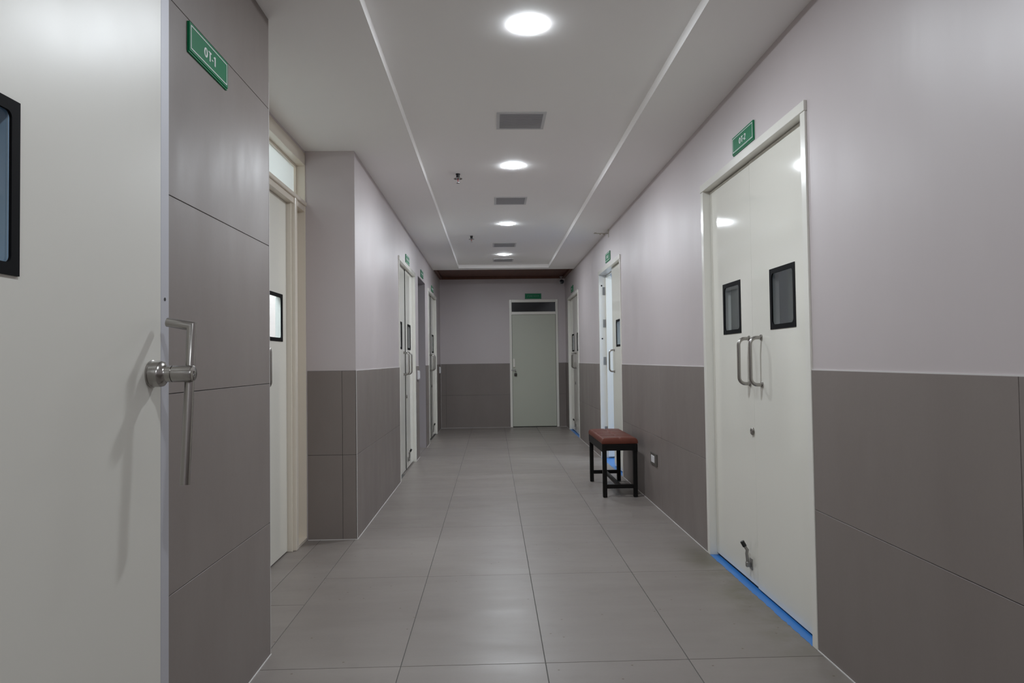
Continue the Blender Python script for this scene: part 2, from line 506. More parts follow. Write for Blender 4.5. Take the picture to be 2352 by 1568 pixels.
mb.box(XL-0.001, XL+0.004, YB, YN, 0, 0.004)
mb.box(XL-0.003, XL+0.0008, YP-0.0008, YP+0.003, 0, TILE_TOP)
mb.box(XL-0.003, XL+0.0008, YN-0.003, YN+0.0008, 0, HC-0.28)
mb.box(-1.325, XL, YP-0.004, YP, 0, 0.004)
trim(mb, 'thin white sealant lines along the left wall tiles')
mb = MB(); mb.box(XL, DFX0, YF-0.004, YF, 0, 0.004); mb.box(DFX1, XR, YF-0.004, YF, 0, 0.004)
mb.box(XL, XL+.004, YF-.004, YF, 0, TILE_TOP)
trim(mb, 'thin sealant line at the foot of the end wall')

# --- floor: individual 0.6 x 1.2 m tiles, gaps over grout
FG = 0.0017
TX0, TY0 = -0.3956, 2.923
mb = MB()
for i in range(-1, 3):
    for r in range(-7, 9):
        x0, x1 = TX0+.6*i, TX0+.6*(i+1)
        y0, y1 = TY0+1.2*r, TY0+1.2*(r+1)
        x1 = min(x1, XR+0.0); y0 = max(y0, YB); y1 = min(y1, YF)
        if y1 <= y0: continue
        mb.box(x0+FG, x1-(FG if x1 < XR else 0), y0+FG, y1-FG, -0.012, 0, 0.0009, 1)
# recess tiles
JX = -1.237
for x0, x1 in ((JX, TX0-.6), (-1.62, JX)):
    for y0, y1 in ((YN-TP, 3.688), (3.688, 4.888), (4.888, YP)):
        mb.box(x0+FG, x1-FG, y0+FG, y1-FG, -0.012, 0, 0.0009, 1)
# floor of the side passage
mb.box(-3.2, TX0-.6-FG, PASS[0]-1.4, PASS[1]+1.0, -0.012, -0.0005)
fl = struct(mb.build('floor', M['floor_tile']), 'corridor floor of large grey-beige stone tiles')
MB().box(-3.3, XR, YB-.1, YF+.1, -0.06, -0.0028).build('grout', M['floor_grout'], fl)
# blue vinyl floor of the operating rooms
bmv = bmesh.new()
def ragged(y0, y1, seed):
    rnd = random.Random(seed); out = []; y = y0
    while y < y1:
        out.append((XR-0.004+rnd.uniform(-.0035, .0035), y)); y += rnd.uniform(.012, .04)
    out.append((XR-0.004, y1)); return out
mb = MB()
for c, sd in zip(RD, (1, 2, 3)):
    bm = bmesh.new()
    edge = ragged(c-DW/2+.046, c+DW/2-.046, sd)
    pts = edge + [(XR+.17, c+DW/2-.046), (XR+.17, c-DW/2+.046)]
    vs = [bm.verts.new((x, y, .0012)) for x, y in pts]
    f = bm.faces.new(vs)
    ex = bmesh.ops.extrude_face_region(bm, geom=[f])
    for v in [e for e in ex['geom'] if isinstance(e, bmesh.types.BMVert)]: v.co.z = -0.01
    mb.add(bm)
mb.box(XR+.17, 4.6, 1.6, 13.2, -.06, .0012)
struct(mb.build('floor_vinyl', M['vinyl']), 'bright blue vinyl floor showing under the right-hand doors')

# --- ceiling: dropped border, raised tray, brown end panel
mb = MB()
mb.box(-1.62, TXL, YB, CYE, HC, HT)
mb.box(TXR, XR+.16, YB, CYE, HC, HT)
mb.box(TXL, TXR, TYE, CYE, HC, HT)
mb.box(TXL, TXR, YB, -3.8, HC, HT)
cl = struct(mb.build('ceiling', M['ceiling']), 'white plaster ceiling border around the raised tray')
struct(MB().box(-1.62, XR+.16, YB-.15, CYE, HT, HT+.08).build('ceiling_tray', M['ceiling']), 'raised white tray running down the middle of the ceiling')
mb = MB()
mb.box(XL-.1, XR+.1, CYE+.002, YF+.1, 2.835, 2.90)
zb = 2.792
mb.box(XL-TP, XL+.05, CYE+.002, YF, zb, 2.836, .006); mb.box(XR-.05, XR+TP, CYE+.002, YF, zb, 2.836, .006)
mb.box(XL+.04, XR-.04, YF-.05, YF+TP, zb, 2.836, .006)
struct(mb.build('ceiling_brown', M['brownwood']), 'dark brown wooden ceiling panel at the far end')

# ================================================================== ROOMS BEHIND THE DOORS
def room(name, x0, x1, y0, y1, z1, material, ceil_mat, open_side, label):
    t = .06; mb = MB()
    if open_side != 'L': mb.box(x0-t, x0, y0-t, y1+t, 0, z1)
    if open_side != 'R': mb.box(x1, x1+t, y0-t, y1+t, 0, z1)
    mb.box(x0, x1, y0-t, y0, 0, z1); mb.box(x0, x1, y1, y1+t, 0, z1)
    o = struct(mb.build('wall_'+name, material), label)
    struct(MB().box(x0-t, x1+t, y0-t, y1+t, z1, z1+.05).build('ceiling_'+name, ceil_mat), 'ceiling of the '+label)
    return o
XO = XR+.16
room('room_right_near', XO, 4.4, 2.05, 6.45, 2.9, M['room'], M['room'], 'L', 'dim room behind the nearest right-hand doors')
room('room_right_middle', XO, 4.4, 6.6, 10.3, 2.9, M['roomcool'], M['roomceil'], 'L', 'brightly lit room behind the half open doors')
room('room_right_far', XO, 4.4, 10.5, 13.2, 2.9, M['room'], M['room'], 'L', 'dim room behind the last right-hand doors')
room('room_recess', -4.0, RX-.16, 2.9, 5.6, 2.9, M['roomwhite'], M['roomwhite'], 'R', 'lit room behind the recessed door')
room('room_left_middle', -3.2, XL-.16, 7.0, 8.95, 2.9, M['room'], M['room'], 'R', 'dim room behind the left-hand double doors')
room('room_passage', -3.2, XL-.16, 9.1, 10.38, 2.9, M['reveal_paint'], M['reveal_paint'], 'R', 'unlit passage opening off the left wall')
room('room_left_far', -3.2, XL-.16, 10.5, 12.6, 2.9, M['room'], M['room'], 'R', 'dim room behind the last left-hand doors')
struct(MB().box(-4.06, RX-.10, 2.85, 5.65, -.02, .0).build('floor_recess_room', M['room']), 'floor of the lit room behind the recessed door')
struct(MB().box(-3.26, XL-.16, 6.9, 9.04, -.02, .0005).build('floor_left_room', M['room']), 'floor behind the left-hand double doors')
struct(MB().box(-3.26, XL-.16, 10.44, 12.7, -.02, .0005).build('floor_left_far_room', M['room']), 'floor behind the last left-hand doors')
# panel lamps in those rooms
def panel(loc, sx, sy, material, label):
    t = thing('ceiling_panel_light', label, 'ceiling light', loc)
    MB().box(-sx/2-.02, sx/2+.02, -sy/2-.02, sy/2+.02, -.012, 0, .002, 1).build('housing', M['rim'], t)
    MB().box(-sx/2, sx/2, -sy/2, sy/2, -.016, -.0125).build('diffuser', material, t)
    return t
panel((2.6, 8.0, 2.9), .9, .9, M['coolpanel'], 'cool white panel light inside the room with the half open doors')
panel((-2.1, 4.3, 2.9), .6, .6, M['recesspanel'], 'white panel light inside the room behind the recessed door')
panel((3.0, 4.2, 2.9), .6, .6, M['dimpanel'], 'dim panel light inside the nearest right-hand room')
panel((3.0, 11.8, 2.9), .6, .6, M['dimpanel'], 'dim panel light inside the furthest right-hand room')
panel((-2.2, 8.0, 2.9), .6, .6, M['dimpanel'], 'dim panel light inside the left-hand room past the recess')
panel((-2.2, 11.5, 2.9), .6, .6, M['dimpanel'], 'dim panel light inside the furthest left-hand room')

# --- passage reveal lining
mb = MB()
a, b, h = PASS
mb.box(XL-.30, XL-TP-.001, a-.002, a+.004, 0, h); mb.box(XL-.30, XL-TP-.001, b-.004, b+.002, 0, h)
mb.box(XL-.30, XL-TP-.001, a, b, h-.004, h+.002)
struct(mb.build('trim_passage', M['reveal_paint']), 'plain painted reveal of the open passage in the left wall')

# ================================================================== DOUBLE DOORS
# local frame: +X into the wall, +Y along the wall, Z up, origin on the tile face at the opening's centre
LEAF_X, LEAF_T = 0.042, 0.045
FW = 0.046
def door_frame(root, w=DW, h=DH, m=None):
    mb = MB()
    fx0, fx1 = -0.004, 0.15
    for s in (-1, 1):
        mb.box(fx0, fx1, s*(w/2-FW), s*w/2, 0, h-FW, .0015, 1)
        mb.box(LEAF_X+LEAF_T+.004, LEAF_X+LEAF_T+.02, s*(w/2-FW-.012), s*(w/2-FW+.001), 0, h-FW)     # stop behind the leaf
    mb.box(fx0-.004, fx1, -w/2-.003, w/2+.003, h-FW, h, .0015, 1)
    mb.box(LEAF_X+LEAF_T+.004, LEAF_X+LEAF_T+.02, -w/2+FW, w/2-FW, h-FW-.012, h-FW+.001)
    return mb.build('frame', m or M['frame'], root)

def pull_handle(mb, y, z0, z1, reach=0.062, r=0.0095, x=LEAF_X):
    """C-shaped bar handle in the XZ plane plus its two flanges"""
    rad = 0.036; pts = [(x, y, z0), (x-reach+rad, y, z0)]
    for i in range(1, 8):
        a = math.pi/2*i/8; pts.append((x-reach+rad-rad*math.sin(a), y, z0+rad-rad*math.cos(a)))
    pts.append((x-reach, y, z0+rad)); pts.append((x-reach, y, (z0+z1)/2)); pts.append((x-reach, y, z1-rad))
    for i in range(1, 8):
        a = math.pi/2*i/8; pts.append((x-reach+rad-rad*math.cos(a), y, z1-rad+rad*math.sin(a)))
    pts += [(x-reach+rad, y, z1), (x, y, z1)]
    mb.tube(pts, r, 16)
    for z in (z0, z1): mb.lathe([(0, 0), (.016, 0), (.016, .005), (.014, .007), (0, .007)], (x, y, z), '-X', 20)
    return mb

def leaf_with_window(root, y0, y1, z0, z1, win, x=LEAF_X, material=None, holder=None, lock=None, handle=None, name='leaf', glass_back=True):
    mb = MB(); x1 = x+LEAF_T
    if win:
        a, b, c, d = win
        mb.box(x, x1, y0, a, z0, z1); mb.box(x, x1, b, y1, z0, z1)
        mb.box(x, x1, a, b, z0, c); mb.box(x, x1, a, b, d, z1)
    else:
        mb.box(x, x1, y0, y1, z0, z1, .002, 1)
    lf = mb.build(name, material or M['door'], root)
    if win:
        wf = MB().ring_plate(a-.004, b+.004, c-.004, d+.004, .024, .022, x-.003, x+.004).build('window_frame', M['gasket'], lf)
        mb = MB()
        e = .001
        mb.box(x+.004, x1, a, a+e, c, d); mb.box(x+.004, x1, b-e, b, c, d); mb.box(x+.004, x1, a, b, c, c+e); mb.box(x+.004, x1, a, b, d-e, d)
        mb.build('window_liner', M['liner'], lf)
        MB().box(x+.0015, x+.0035, a+.01, b-.01, c+.01, d-.01).build('window_pane', M['glass'], lf)
    if handle is not None:
        mb = MB(); pull_handle(mb, handle, 1.113, 1.362, x=x); mb.build('pull_handle', M['steel'], lf, True, {'label': 'brushed steel C-shaped pull handle'})
    if lock is not None:
        MB().lathe([(0, 0), (.021, 0), (.021, .006), (.017, .011), (.007, .012), (.006, .009), (0, .009)], (x, lock, .853), '-X', 24).build('lock', M['steel'], lf, True, {'label': 'round steel lock cylinder'})
    if holder is not None:
        y = holder; mb = MB()
        mb.box(x-.005, x, y-.022, y+.018, .085, .145, .001, 1)
        mb.box(x-.030, x-.004, y-.008, y+.012, .098, .126, .002, 1)
        mb.tube([(x-.02, y+.0, .112), (x-.024, y+.004, .170), (x-.020, y+.006, .190), (x-.034, y+.010, .212)], .0085, 10)
        dh = mb.build('door_holder', M['hinge'], lf, True, {'label': 'small steel kick-down door holder with a black rubber tip'})
        # rubber tip is one level too deep for a sub-part, so it sits beside the holder
        MB().tube([(x-.032, y+.0095, .209), (x-.046, y+.013, .236)], .0115, 12).build('rubber_tip', M['rubber'], lf, True)
    return lf

def meeting_shadow(root):
    return

WZ0, WZ1 = 1.402, 1.700
def double_door(name, label, side, yc, open_far=False, kind='structure'):
    x, rz = (XR, 0.0) if side == 'R' else (XL, math.pi)
    t = thing(name, label, 'door', (x, yc, 0), rz, kind='structure')
    s = 1 if side == 'R' else -1      # local +Y = far side on the right wall
    door_frame(t)
    hw = DW/2-FW-.003
    # the near leaf overlaps the far leaf by a hair
    ya, yb = (-hw, 0.022)
    def rng(p, q): return (min(s*p, s*q), max(s*p, s*q))
    n0, n1 = rng(-hw, .0165)
    w0, w1 = rng(-.525, -.235)
    leaf_with_window(t, n0, n1, .012, DH-FW-.004, (w0, w1, WZ0, WZ1), x=LEAF_X-.001, handle=s*(-.105))
    if not open_far:
        n0, n1 = rng(.0205, hw)
        w0, w1 = rng(.195, .487)
        leaf_with_window(t, n0, n1, .018, DH-FW-.006, (w0, w1, WZ0, WZ1), x=LEAF_X-(.010 if side == 'L' else 0), handle=s*.07, lock=s*.045, holder=s*.115)
        MB().box(LEAF_X+(-.009 if side == 'L' else .006), LEAF_X+LEAF_T, s*.0166, s*.0204, .02, DH-FW-.006).build('gap', M['dark'], t)  # dark seam filler; on left doors it paints shadow on the leaf edge
    e0, e1 = rng(-hw, .016) if open_far else (-hw, hw)
    MB().box(LEAF_X+.012, LEAF_X+LEAF_T-.004, e0, e1, .0015, .014).build('seal_brush', M['dark'], t)
    MB().box(LEAF_X+.012, LEAF_X+LEAF_T-.004, e0, e1, DH-FW-.009, DH-FW).build('seal_strip', M['dark'], t)
    for q in (-1, 1):
        if open_far and q == s: continue
        MB().box(LEAF_X+.006, LEAF_X+LEAF_T-.006, q*hw, q*(hw+.0035), .02, DH-FW).build('edge_seal', M['dark'], t)
    return t

d1 = double_door('door_1', 'cream double doors under the OT-2 sign, nearest on the right wall', 'R', RD[0])
# door 2: near leaf closed, far leaf swung into the lit room
d2 = double_door('door_2', 'half open cream double doors behind the brown stool on the right wall', 'R', RD[1], open_far=True)
lx = LEAF_X+LEAF_T
yh = DW/2-FW-.006
mb = MB(); mb.box(lx-.01, lx+.63, yh-.045, yh, .02, DH-FW-.03, .002, 1)
lf = mb.build('leaf', M['door'], d2, props={'label': 'far leaf swung open into the lit room'})
for zc in (2.13, 1.715, 1.235, .35):
    mb = MB(); mb.box(lx-.045, lx-.004, yh+.0005, yh+.0055, zc-.05, zc+.05, .001, 1)
    mb.lathe([(0, -.05), (.007, -.05), (.007, .05), (0, .05)], (lx-.008, yh-.002, zc), 'Z', 12)
    mb.build('hinge', M['hinge'], d2, True)
for zc in (2.20, 1.52):
    MB().lathe([(0, 0), (.010, 0), (.010, .003), (0, .003)], (LEAF_X-.012, DW/2-FW, zc), '-Y', 16).build('frame_plug', M['rubber'], d2, True)
d3 = double_door('door_3', 'furthest cream double doors on the right wall, beside the end corner', 'R', RD[2])
d4 = double_door('door_4', 'cream double doors on the left wall just past the recess corner', 'L', LD[0])
d5 = double_door('door_5', 'furthest cream double doors on the left wall beyond the open passage', 'L', LD[1])

# --- recess door unit: transom with frosted glass, post, leaf with window
t = thing('door_6', 'cream door with frosted transom set back in the left recess', 'door', (RX, 4.10, 0), math.pi, kind='structure')
# local: +X into the wall (world -X), +Y towards the viewer (world -Y): world Y = 4.10 - y
def ly(Y): return 4.10-Y
mb = MB()
y_far, y_near = ly(YP+TP), ly(3.27)
# outer frame
mb.box(0, .13, y_far, y_far+.012, 0, 2.772, .001, 1)
mb.box(0, .13, y_near-.05, y_near, 0, 2.772, .002, 1)
mb.box(0, .13, y_far, y_near, 2.677, 2.752, .002, 1)
mb.box(.006, .13, y_far, y_near, 2.750, 2.772)
mb.box(-.01, .13, y_far, y_near, 2.385, 2.412, .003, 1)      # transom bar, two steps
mb.box(.004, .13, y_far, y_near, 2.345, 2.386, .002, 1)
# post between leaf and side channel
mb.box(-.006, .06, ly(4.785), ly(4.735), 0, 2.387, .006, 2)
mb.box(.018, .06, ly(4.74), ly(4.715), 0, 2.36, .002, 1)
# side channel back and sill
mb.box(.058, .10, y_far, ly(4.77), 0, 2.40)
mb.box(.0, .06, y_far, ly(4.78), 0, .022, .002, 1)
mb.build('frame', M['oldframe'], t)
MB().box(.075, .083, y_far+.01, y_near-.04, 2.405, 2.68).build('transom_glass', M['frost'], t, props={'label': 'pale frosted transom pane'})
mb = MB(); mb.box(.060, .075, y_far+.01, y_far+.03, 2.405, 2.68); mb.box(.060, .075, y_far+.03, y_near-.05, 2.66, 2.68)
mb.build('glazing_bead', M['oldframe'], t)
RW0, RW1 = ly(4.618), ly(4.322)
LXR = .050
lf = leaf_with_window(t, ly(4.713), ly(4.045), .010, 2.343, (RW0, RW1, 1.405, 1.708), x=LXR, handle=ly(4.175))
lf2 = leaf_with_window(t, ly(4.041), ly(3.325), .010, 2.343, (ly(3.77), ly(3.48), 1.405, 1.708), x=LXR, handle=ly(3.93))
MB().box(LXR+.01, LXR+.04, ly(4.7155), ly(4.712), .0, 2.35).build('edge_seal', M['dark'], t)
MB().box(LXR+.01, LXR+.04, ly(4.715), ly(3.32), .0, .012).build('seal_brush', M['dark'], t)
MB().box(LXR+.01, LXR+.04, ly(4.715), ly(3.32), 2.341, 2.348).build('seal_strip', M['dark'], t)

# --- store room door, end wall
t = thing('door_7', 'sage green store room door in white frame on the end wall', 'door', ((DFX0+DFX1)/2, YF, 0), 0, kind='structure')
hw = (DFX1-DFX0)/2
mb = MB()
for s in (-1, 1): mb.box(s*(hw-.046), s*hw, -.012, .12, 0, DFH, .003, 1)
mb.box(-hw+.046, hw-.046, -.012, .12, DFH-.052, DFH, .003, 1)
mb.box(-hw+.046, hw-.046, -.010, .12, 2.115, 2.17, .003, 1)
mb.build('frame', M['frame'], t)
MB().box(-hw+.04, hw-.04, .02, .026, 2.16, 2.36).build('transom_glass', M['darkglass'], t, props={'label': 'dark transom pane'})
lf = MB().box(-hw+.050, hw-.050, .010, .05, .012, 2.112, .002, 1).build('leaf', M['store'], t)
mb = MB(); xh = -hw+.085
mb.box(xh-.022, xh+.014, -.002, .010, 1.13, 1.29, .002, 1)
mb.box(xh+.003, xh+.012, -.018, -.001, 1.14, 1.29, .002, 1)
mb.build('handle_plate', M['frame'], lf, props={'label': 'pale flat handle plate'})
MB().box(xh-.022, xh+.014, -.004, .010, 1.118, 1.13, .001, 1).build('handle_end', M['bracket'], lf)
mb = MB(); mb.box(-hw+.03, xh+.016, -.014, .010, 1.058, 1.078, .002, 1); mb.box(xh+.01, xh+.028, -.018, .010, 1.05, 1.085, .002, 1)
mb.build('hasp', M['hinge'], lf)
MB().box(-hw+.05, hw-.05, .02, .05, .0, .012).build('seal_brush', M['dark'], t)
MB().box(-hw+.046, hw-.046, .075, .08, 0, DFH-.04).build('backing', M['dark'], t)
# padlock hangs from the hasp: a thing of its own
pl = thing('padlock', 'dark padlock hanging from the hasp of the store room door', 'padlock', ((DFX0+DFX1)/2-hw+.085+.022, YF-.016, 0))
MB().tube([(-.011, 0, .985+.02), (-.011, 0, 1.045), (-.006, 0, 1.058), (.006, 0, 1.058), (.011, 0, 1.045), (.011, 0, 1.005)], .004, 8).build('shackle', M['hinge'], pl, True)
mb = MB(); mb.box(-.026, .026, -.011, .009, .958, 1.012, .009, 3); mb.build('body', mat('padlock_body', (.05, .045, .04), .35, .6), pl, True)

# --- the big open leaf at the left edge
XLF = -0.850
t = thing('door_8', 'large cream door leaf standing open at the left edge of view', 'door', (XLF, 1.80, 0), 0, kind='structure')
# local = world - (XLF,1.80,0)
yE = 1.806-1.80
a, b, c, d = 0.985-1.80, 1.2625-1.80, 1.425, 1.722
yN = .42-1.80
mb = MB(); x0, x1 = -.050, 0
mb.box(x0, x1, yN, a, .01, 2.40); mb.box(x0, x1, b, yE, .01, 2.40); mb.box(x0, x1, a, b, .01, c); mb.box(x0, x1, a, b, d, 2.40)
lf = mb.build('leaf', M['bigdoor'], t)
mb = MB(); mb.box(-.052, -.0015, yE+.003, yE+.050, .01, 2.40, .002, 1)
ep = mb.build('edge_profile', M['alu'], t, props={'label': 'satin aluminium edge profile'})
MB().box(-.050, -.006, yE-.001, yE+.004, .01, 2.40).build('edge_seal', M['dark'], t)
MB().lathe([(0, 0), (.0045, 0), (.0045, .001), (0, .001)], (-.0015, yE+.026, 1.43), 'X', 12).build('screw', M['rubber'], ep)
mb = MB(); mb.ring_plate(a-.0, b+.005, c-.004, d+.012, .022, .012, .004, -.001)
wf = mb.build('window_frame', M['gasket'], lf)
e = .002
mb = MB(); mb.box(-.0235, -.0012, b-.0178, b-.016, c+.012, d+.004); mb.box(-.046, -.010, a+.020, a+.022, c+.012, d-.004)
mb.box(-.046, -.010, a+.02, b-.02, c+.012, c+.014); mb.box(-.046, -.010, a+.02, b-.02, d-.006, d-.004)
mb.build('spacer_bar', M['spacer'], lf, props={'label': 'perforated metallic spacer bar inside the glazing'})
MB().box(-.046, -.024, b-.0178, b-.016, c+.012, d+.004).build('window_liner', M['gasket'], lf)
MB().box(-.0035, -.0015, a+.01, b-.012, c+.005, d-.003).build('window_pane', M['glass'], lf)
MB().box(-.049, -.046, a+.01, b-.012, c+.005, d-.003).build('window_back_pane', M['glass'], lf)
# lever: bell-shaped rose, hub and bent elbow rod
yc = 1.757-1.80; zc = 1.237
mb = MB()
mb.lathe([(0, 0), (.0335, 0), (.0345, .002), (.0345, .004), (.0325, .005), (.0325, .024), (.031, .029), (.025, .034), (.0215, .037), (.0205, .041), (.0205, .053), (0, .053)], (0, yc, zc), 'X', 40)
mb.lathe([(0, .0545), (.0195, .0545), (.0208, .0555), (.0208, .100), (.0195, .104), (.017, .1055), (.006, .1055), (.0055, .103), (.003, .103), (0, .1045)], (0, yc, zc), 'X', 40)
mb.lathe([(0, .052), (.0185, .052), (.0185, .056), (0, .056)], (0, yc, zc), 'X', 32)
mb.build('lever_hub', M['steel'], lf, True, {'label': 'brushed steel lever hub with bell-shaped rose'})
xr = .085
mb = MB()
mb.tube([(xr-.062, yc+.036, 1.368), (xr, yc+.034, 1.357), (xr, yc+.0225, zc), (xr-.001, yc-.004, .962)], .0118, 20)
mb.build('lever_rod', M['steel'], lf, True, {'label': 'long bent steel elbow lever rod'})

# ================================================================== SIGNS
def arc(cx, cy, rx, ry, a0, a1, n=14):
    return [(cx+rx*math.cos(math.radians(a0+(a1-a0)*i/n)), cy+ry*math.sin(math.radians(a0+(a1-a0)*i/n))) for i in range(n+1)]
GLYPHS = {   # strokes in a cell one unit high: list of polylines, advance width
    'O': ([arc(.24, .5, .17, .43, 90, 450, 28)], .56),
    'T': ([[(.02, .93), (.44, .93)], [(.23, .93), (.23, 0)]], .46),
    '-': ([[(.03, .36), (.21, .36)]], .26),
    '1': ([[(.05, .76), (.22, .97)], [(.22, 1.0), (.22, 0)]], .34),
    '2': ([arc(.22, .73, .155, .20, 165, -25, 14) + [(.07, .075)], [(.07, .07), (.41, .07)]], .44),
    '3': ([arc(.21, .73, .15, .20, 150, -85, 12), arc(.20, .29, .17, .22, 85, -150, 14)], .44),
    '4': ([[(.31, 0), (.31, .96), (.03, .27), (.44, .27)]], .48),
}
def glyph_mesh(text, tw, th, zm, y0, y1, sw=.14):
    adv = [GLYPHS[c][1] for c in text]; tot = sum(adv)
    sx = tw/tot; x0 = -tw/2; mb = MB()
    for c, a in zip(text, adv):
        for k_, pl in enumerate(GLYPHS[c][0]):
            ya_ = y0 - k_*.00015
            bm = bmesh.new(); L = []; R_ = []
            closed = (abs(pl[0][0]-pl[-1][0]) + abs(pl[0][1]-pl[-1][1])) < 1e-5
            for i, (px, pz) in enumerate(pl):
                if closed: qa, qb = pl[(i-1) % (len(pl)-1)], pl[(i+1) % (len(pl)-1)]
                else: qa, qb = pl[max(i-1, 0)], pl[min(i+1, len(pl)-1)]
                d = Vector((qb[0]-qa[0], qb[1]-qa[1])).normalized(); nx_, nz_ = -d.y*sw/2, d.x*sw/2
                L.append(bm.verts.new((x0+(px+nx_)*sx, ya_, zm-th/2+(pz+nz_)*th))); R_.append(bm.verts.new((x0+(px-nx_)*sx, ya_, zm-th/2+(pz-nz_)*th)))
            fs = [bm.faces.new((L[i], L[i+1], R_[i+1], R_[i])) for i in range(len(pl)-1)]
            ex = bmesh.ops.extrude_face_region(bm, geom=fs)
            for v in [q for q in ex['geom'] if isinstance(q, bmesh.types.BMVert)]: v.co.y = y1
            mb.add(bm)
        x0 += a*sx
    return mb

def sign(text, label, wall, c, zc, w=.315, h=.103, texth=.033, textw=.10, illegible=False):
    """local: plate in the XZ plane facing -Y"""
    if wall == 'R': loc, rz = (XR+TP, c, zc), -math.pi/2
    elif wall == 'L': loc, rz = (XL-TP, c, zc), math.pi/2
    elif wall == 'LT': loc, rz = (XL, c, zc), math.pi/2
    else: loc, rz = (c, YF+TP, zc), 0
    t = thing('room_sign', label, 'sign', loc, rz, 'green room signs above the doors')
    MB().box(-w/2, w/2, -.0055, 0, -h/2, h/2, .0006, 1).build('backing', M['signedge'], t)
    MB().box(-w/2, w/2, -.0085, -.0056, -h/2+.006, h/2, .0005, 1).build('face', M['sign'], t)
    wm = M['white']
    e = .0035; i = .009; iw, z0, z1 = w/2-i, -h/2+.006+i, h/2-i
    mb = MB(); y0, y1 = -.0094, -.0084
    mb.box(-iw, iw, y0, y1, z1-e, z1); mb.box(-iw, iw, y0, y1, z0, z0+e)
    mb.box(-iw, -iw+e, y0, y1, z0+e, z1-e); mb.box(iw-e, iw, y0, y1, z0+e, z1-e)
    mb.build('border_line', wm if wall != 'F' else M['faded'], t)
    zm = (z0+z1)/2
    if illegible:
        mb = MB(); rnd = random.Random(int(c*100)); x = -textw/2
        while x < textw/2:
            s = rnd.choice((.006, .010, .012))
            mb.box(x, x+.003, y0, y1, zm-texth/2, zm+texth/2); mb.box(x+.003, x+s, y0, y1, zm+texth/2-.004, zm+texth/2)
            mb.box(x+.003, x+s*.8, y0, y1, zm-.002, zm+.002)
            x += s+.006
        mb.build('lettering', wm, t)
    elif text.startswith('OT-'):
        glyph_mesh(text, textw, texth, zm, y0, y1).build('lettering', wm, t)
    else:
        cu = bpy.data.curves.new('lettering', 'FONT'); cu.body = text
        cu.size = 1; cu.align_x = 'LEFT'; cu.offset = 0.0; cu.extrude = 0.0
        o = bpy.data.objects.new('lettering', cu); C.objects.link(o)
        bpy.context.view_layer.update()
        me = bpy.data.meshes.new_from_object(o)
        bpy.data.objects.remove(o)
        xs = [v.co.x for v in me.vertices]; ys = [v.co.y for v in me.vertices]
        sx = textw/(max(xs)-min(xs)); sz = texth/(max(ys)-min(ys)); cx = (max(xs)+min(xs))/2; cz = (max(ys)+min(ys))/2
        for v in me.vertices:
            v.co = Vector(((v.co.x-cx)*sx, -.0094, (v.co.y-cz)*sz+zm))
        me.materials.clear(); me.materials.append(wm if wall != 'F' else M['faded'])
        bmx = bmesh.new(); bmx.from_mesh(me)
        ex = bmesh.ops.extrude_face_region(bmx, geom=list(bmx.faces))
        for v in [q for q in ex['geom'] if isinstance(q, bmesh.types.BMVert)]: v.co.y = -.0084
        bmesh.ops.recalc_face_normals(bmx, faces=bmx.faces)
        bmx.to_mesh(me); bmx.free()
        o = bpy.data.objects.new('lettering', me); C.objects.link(o); o.parent = t
    return t
sign('OT-1', 'green sign reading OT-1 on the near left tiled wall', 'LT', 2.415, 2.322, .325, .102)
sign('OT-2', 'green sign reading OT-2 above the nearest right-hand doors', 'R', 3.728, 2.449)
sign('OT-3', 'green sign above the half open doors on the right wall', 'R', 8.19, 2.467, .32, .108)
sign('OT-4', 'green sign above the furthest doors on the right wall', 'R', 11.91, 2.470, .32, .108)
sign('', 'green sign above the left doors just past the recess', 'L', 8.10, 2.434, .33, .105, .028, .26, True)
sign('', 'green sign above the open passage in the left wall', 'L', 9.76, 2.478, .33, .095, .028, .26, True)
sign('', 'green sign above the furthest doors on the left wall', 'L', 11.43, 2.440, .33, .095, .028, .26, True)
sign('STORE ROOM', 'green sign reading STORE ROOM above the end wall door', 'F', .778, 2.462, .309, .103, .026, .235)

# ================================================================== CEILING THINGS
LX = .188
def downlight(y, label, lamp=None):
    t = thing('downlight', label, 'ceiling light', (LX, y, HT), 0, 'round downlights along the ceiling tray')
    MB().lathe([(.073, 0), (.0795, 0), (.0795, -.0014), (.0785, -.0018), (.0768, -.0018), (.0745, -.0008)], (0, 0, 0), 'Z', 48).build('rim', M['rim'], t, True)
    MB().lathe([(.0765, -.0010), (.0765, -.0030), (.0755, -.0040), (.070, -.0050), (0, -.0058)], (0, 0, 0), 'Z', 48).build('diffuser', lamp or M['lamp'], t, True)
    return t
dl = downlight(3.24, 'nearest round downlight, largest in the ceiling tray')
downlight(0.85, 'dimmer round downlight overhead, just above the viewer', M['lampdim'])
for y, lb in ((5.62, 'second round downlight, between the first two vents'), (8.03, 'third round downlight, beyond the second vent'),
              (10.37, 'furthest round downlight, smallest, near the end of the tray'),
              (-1.55, 'round downlight behind the viewer'),
              (-3.45, 'last round downlight behind the viewer')):
    dup(dl, (LX, y, HT), label=lb)

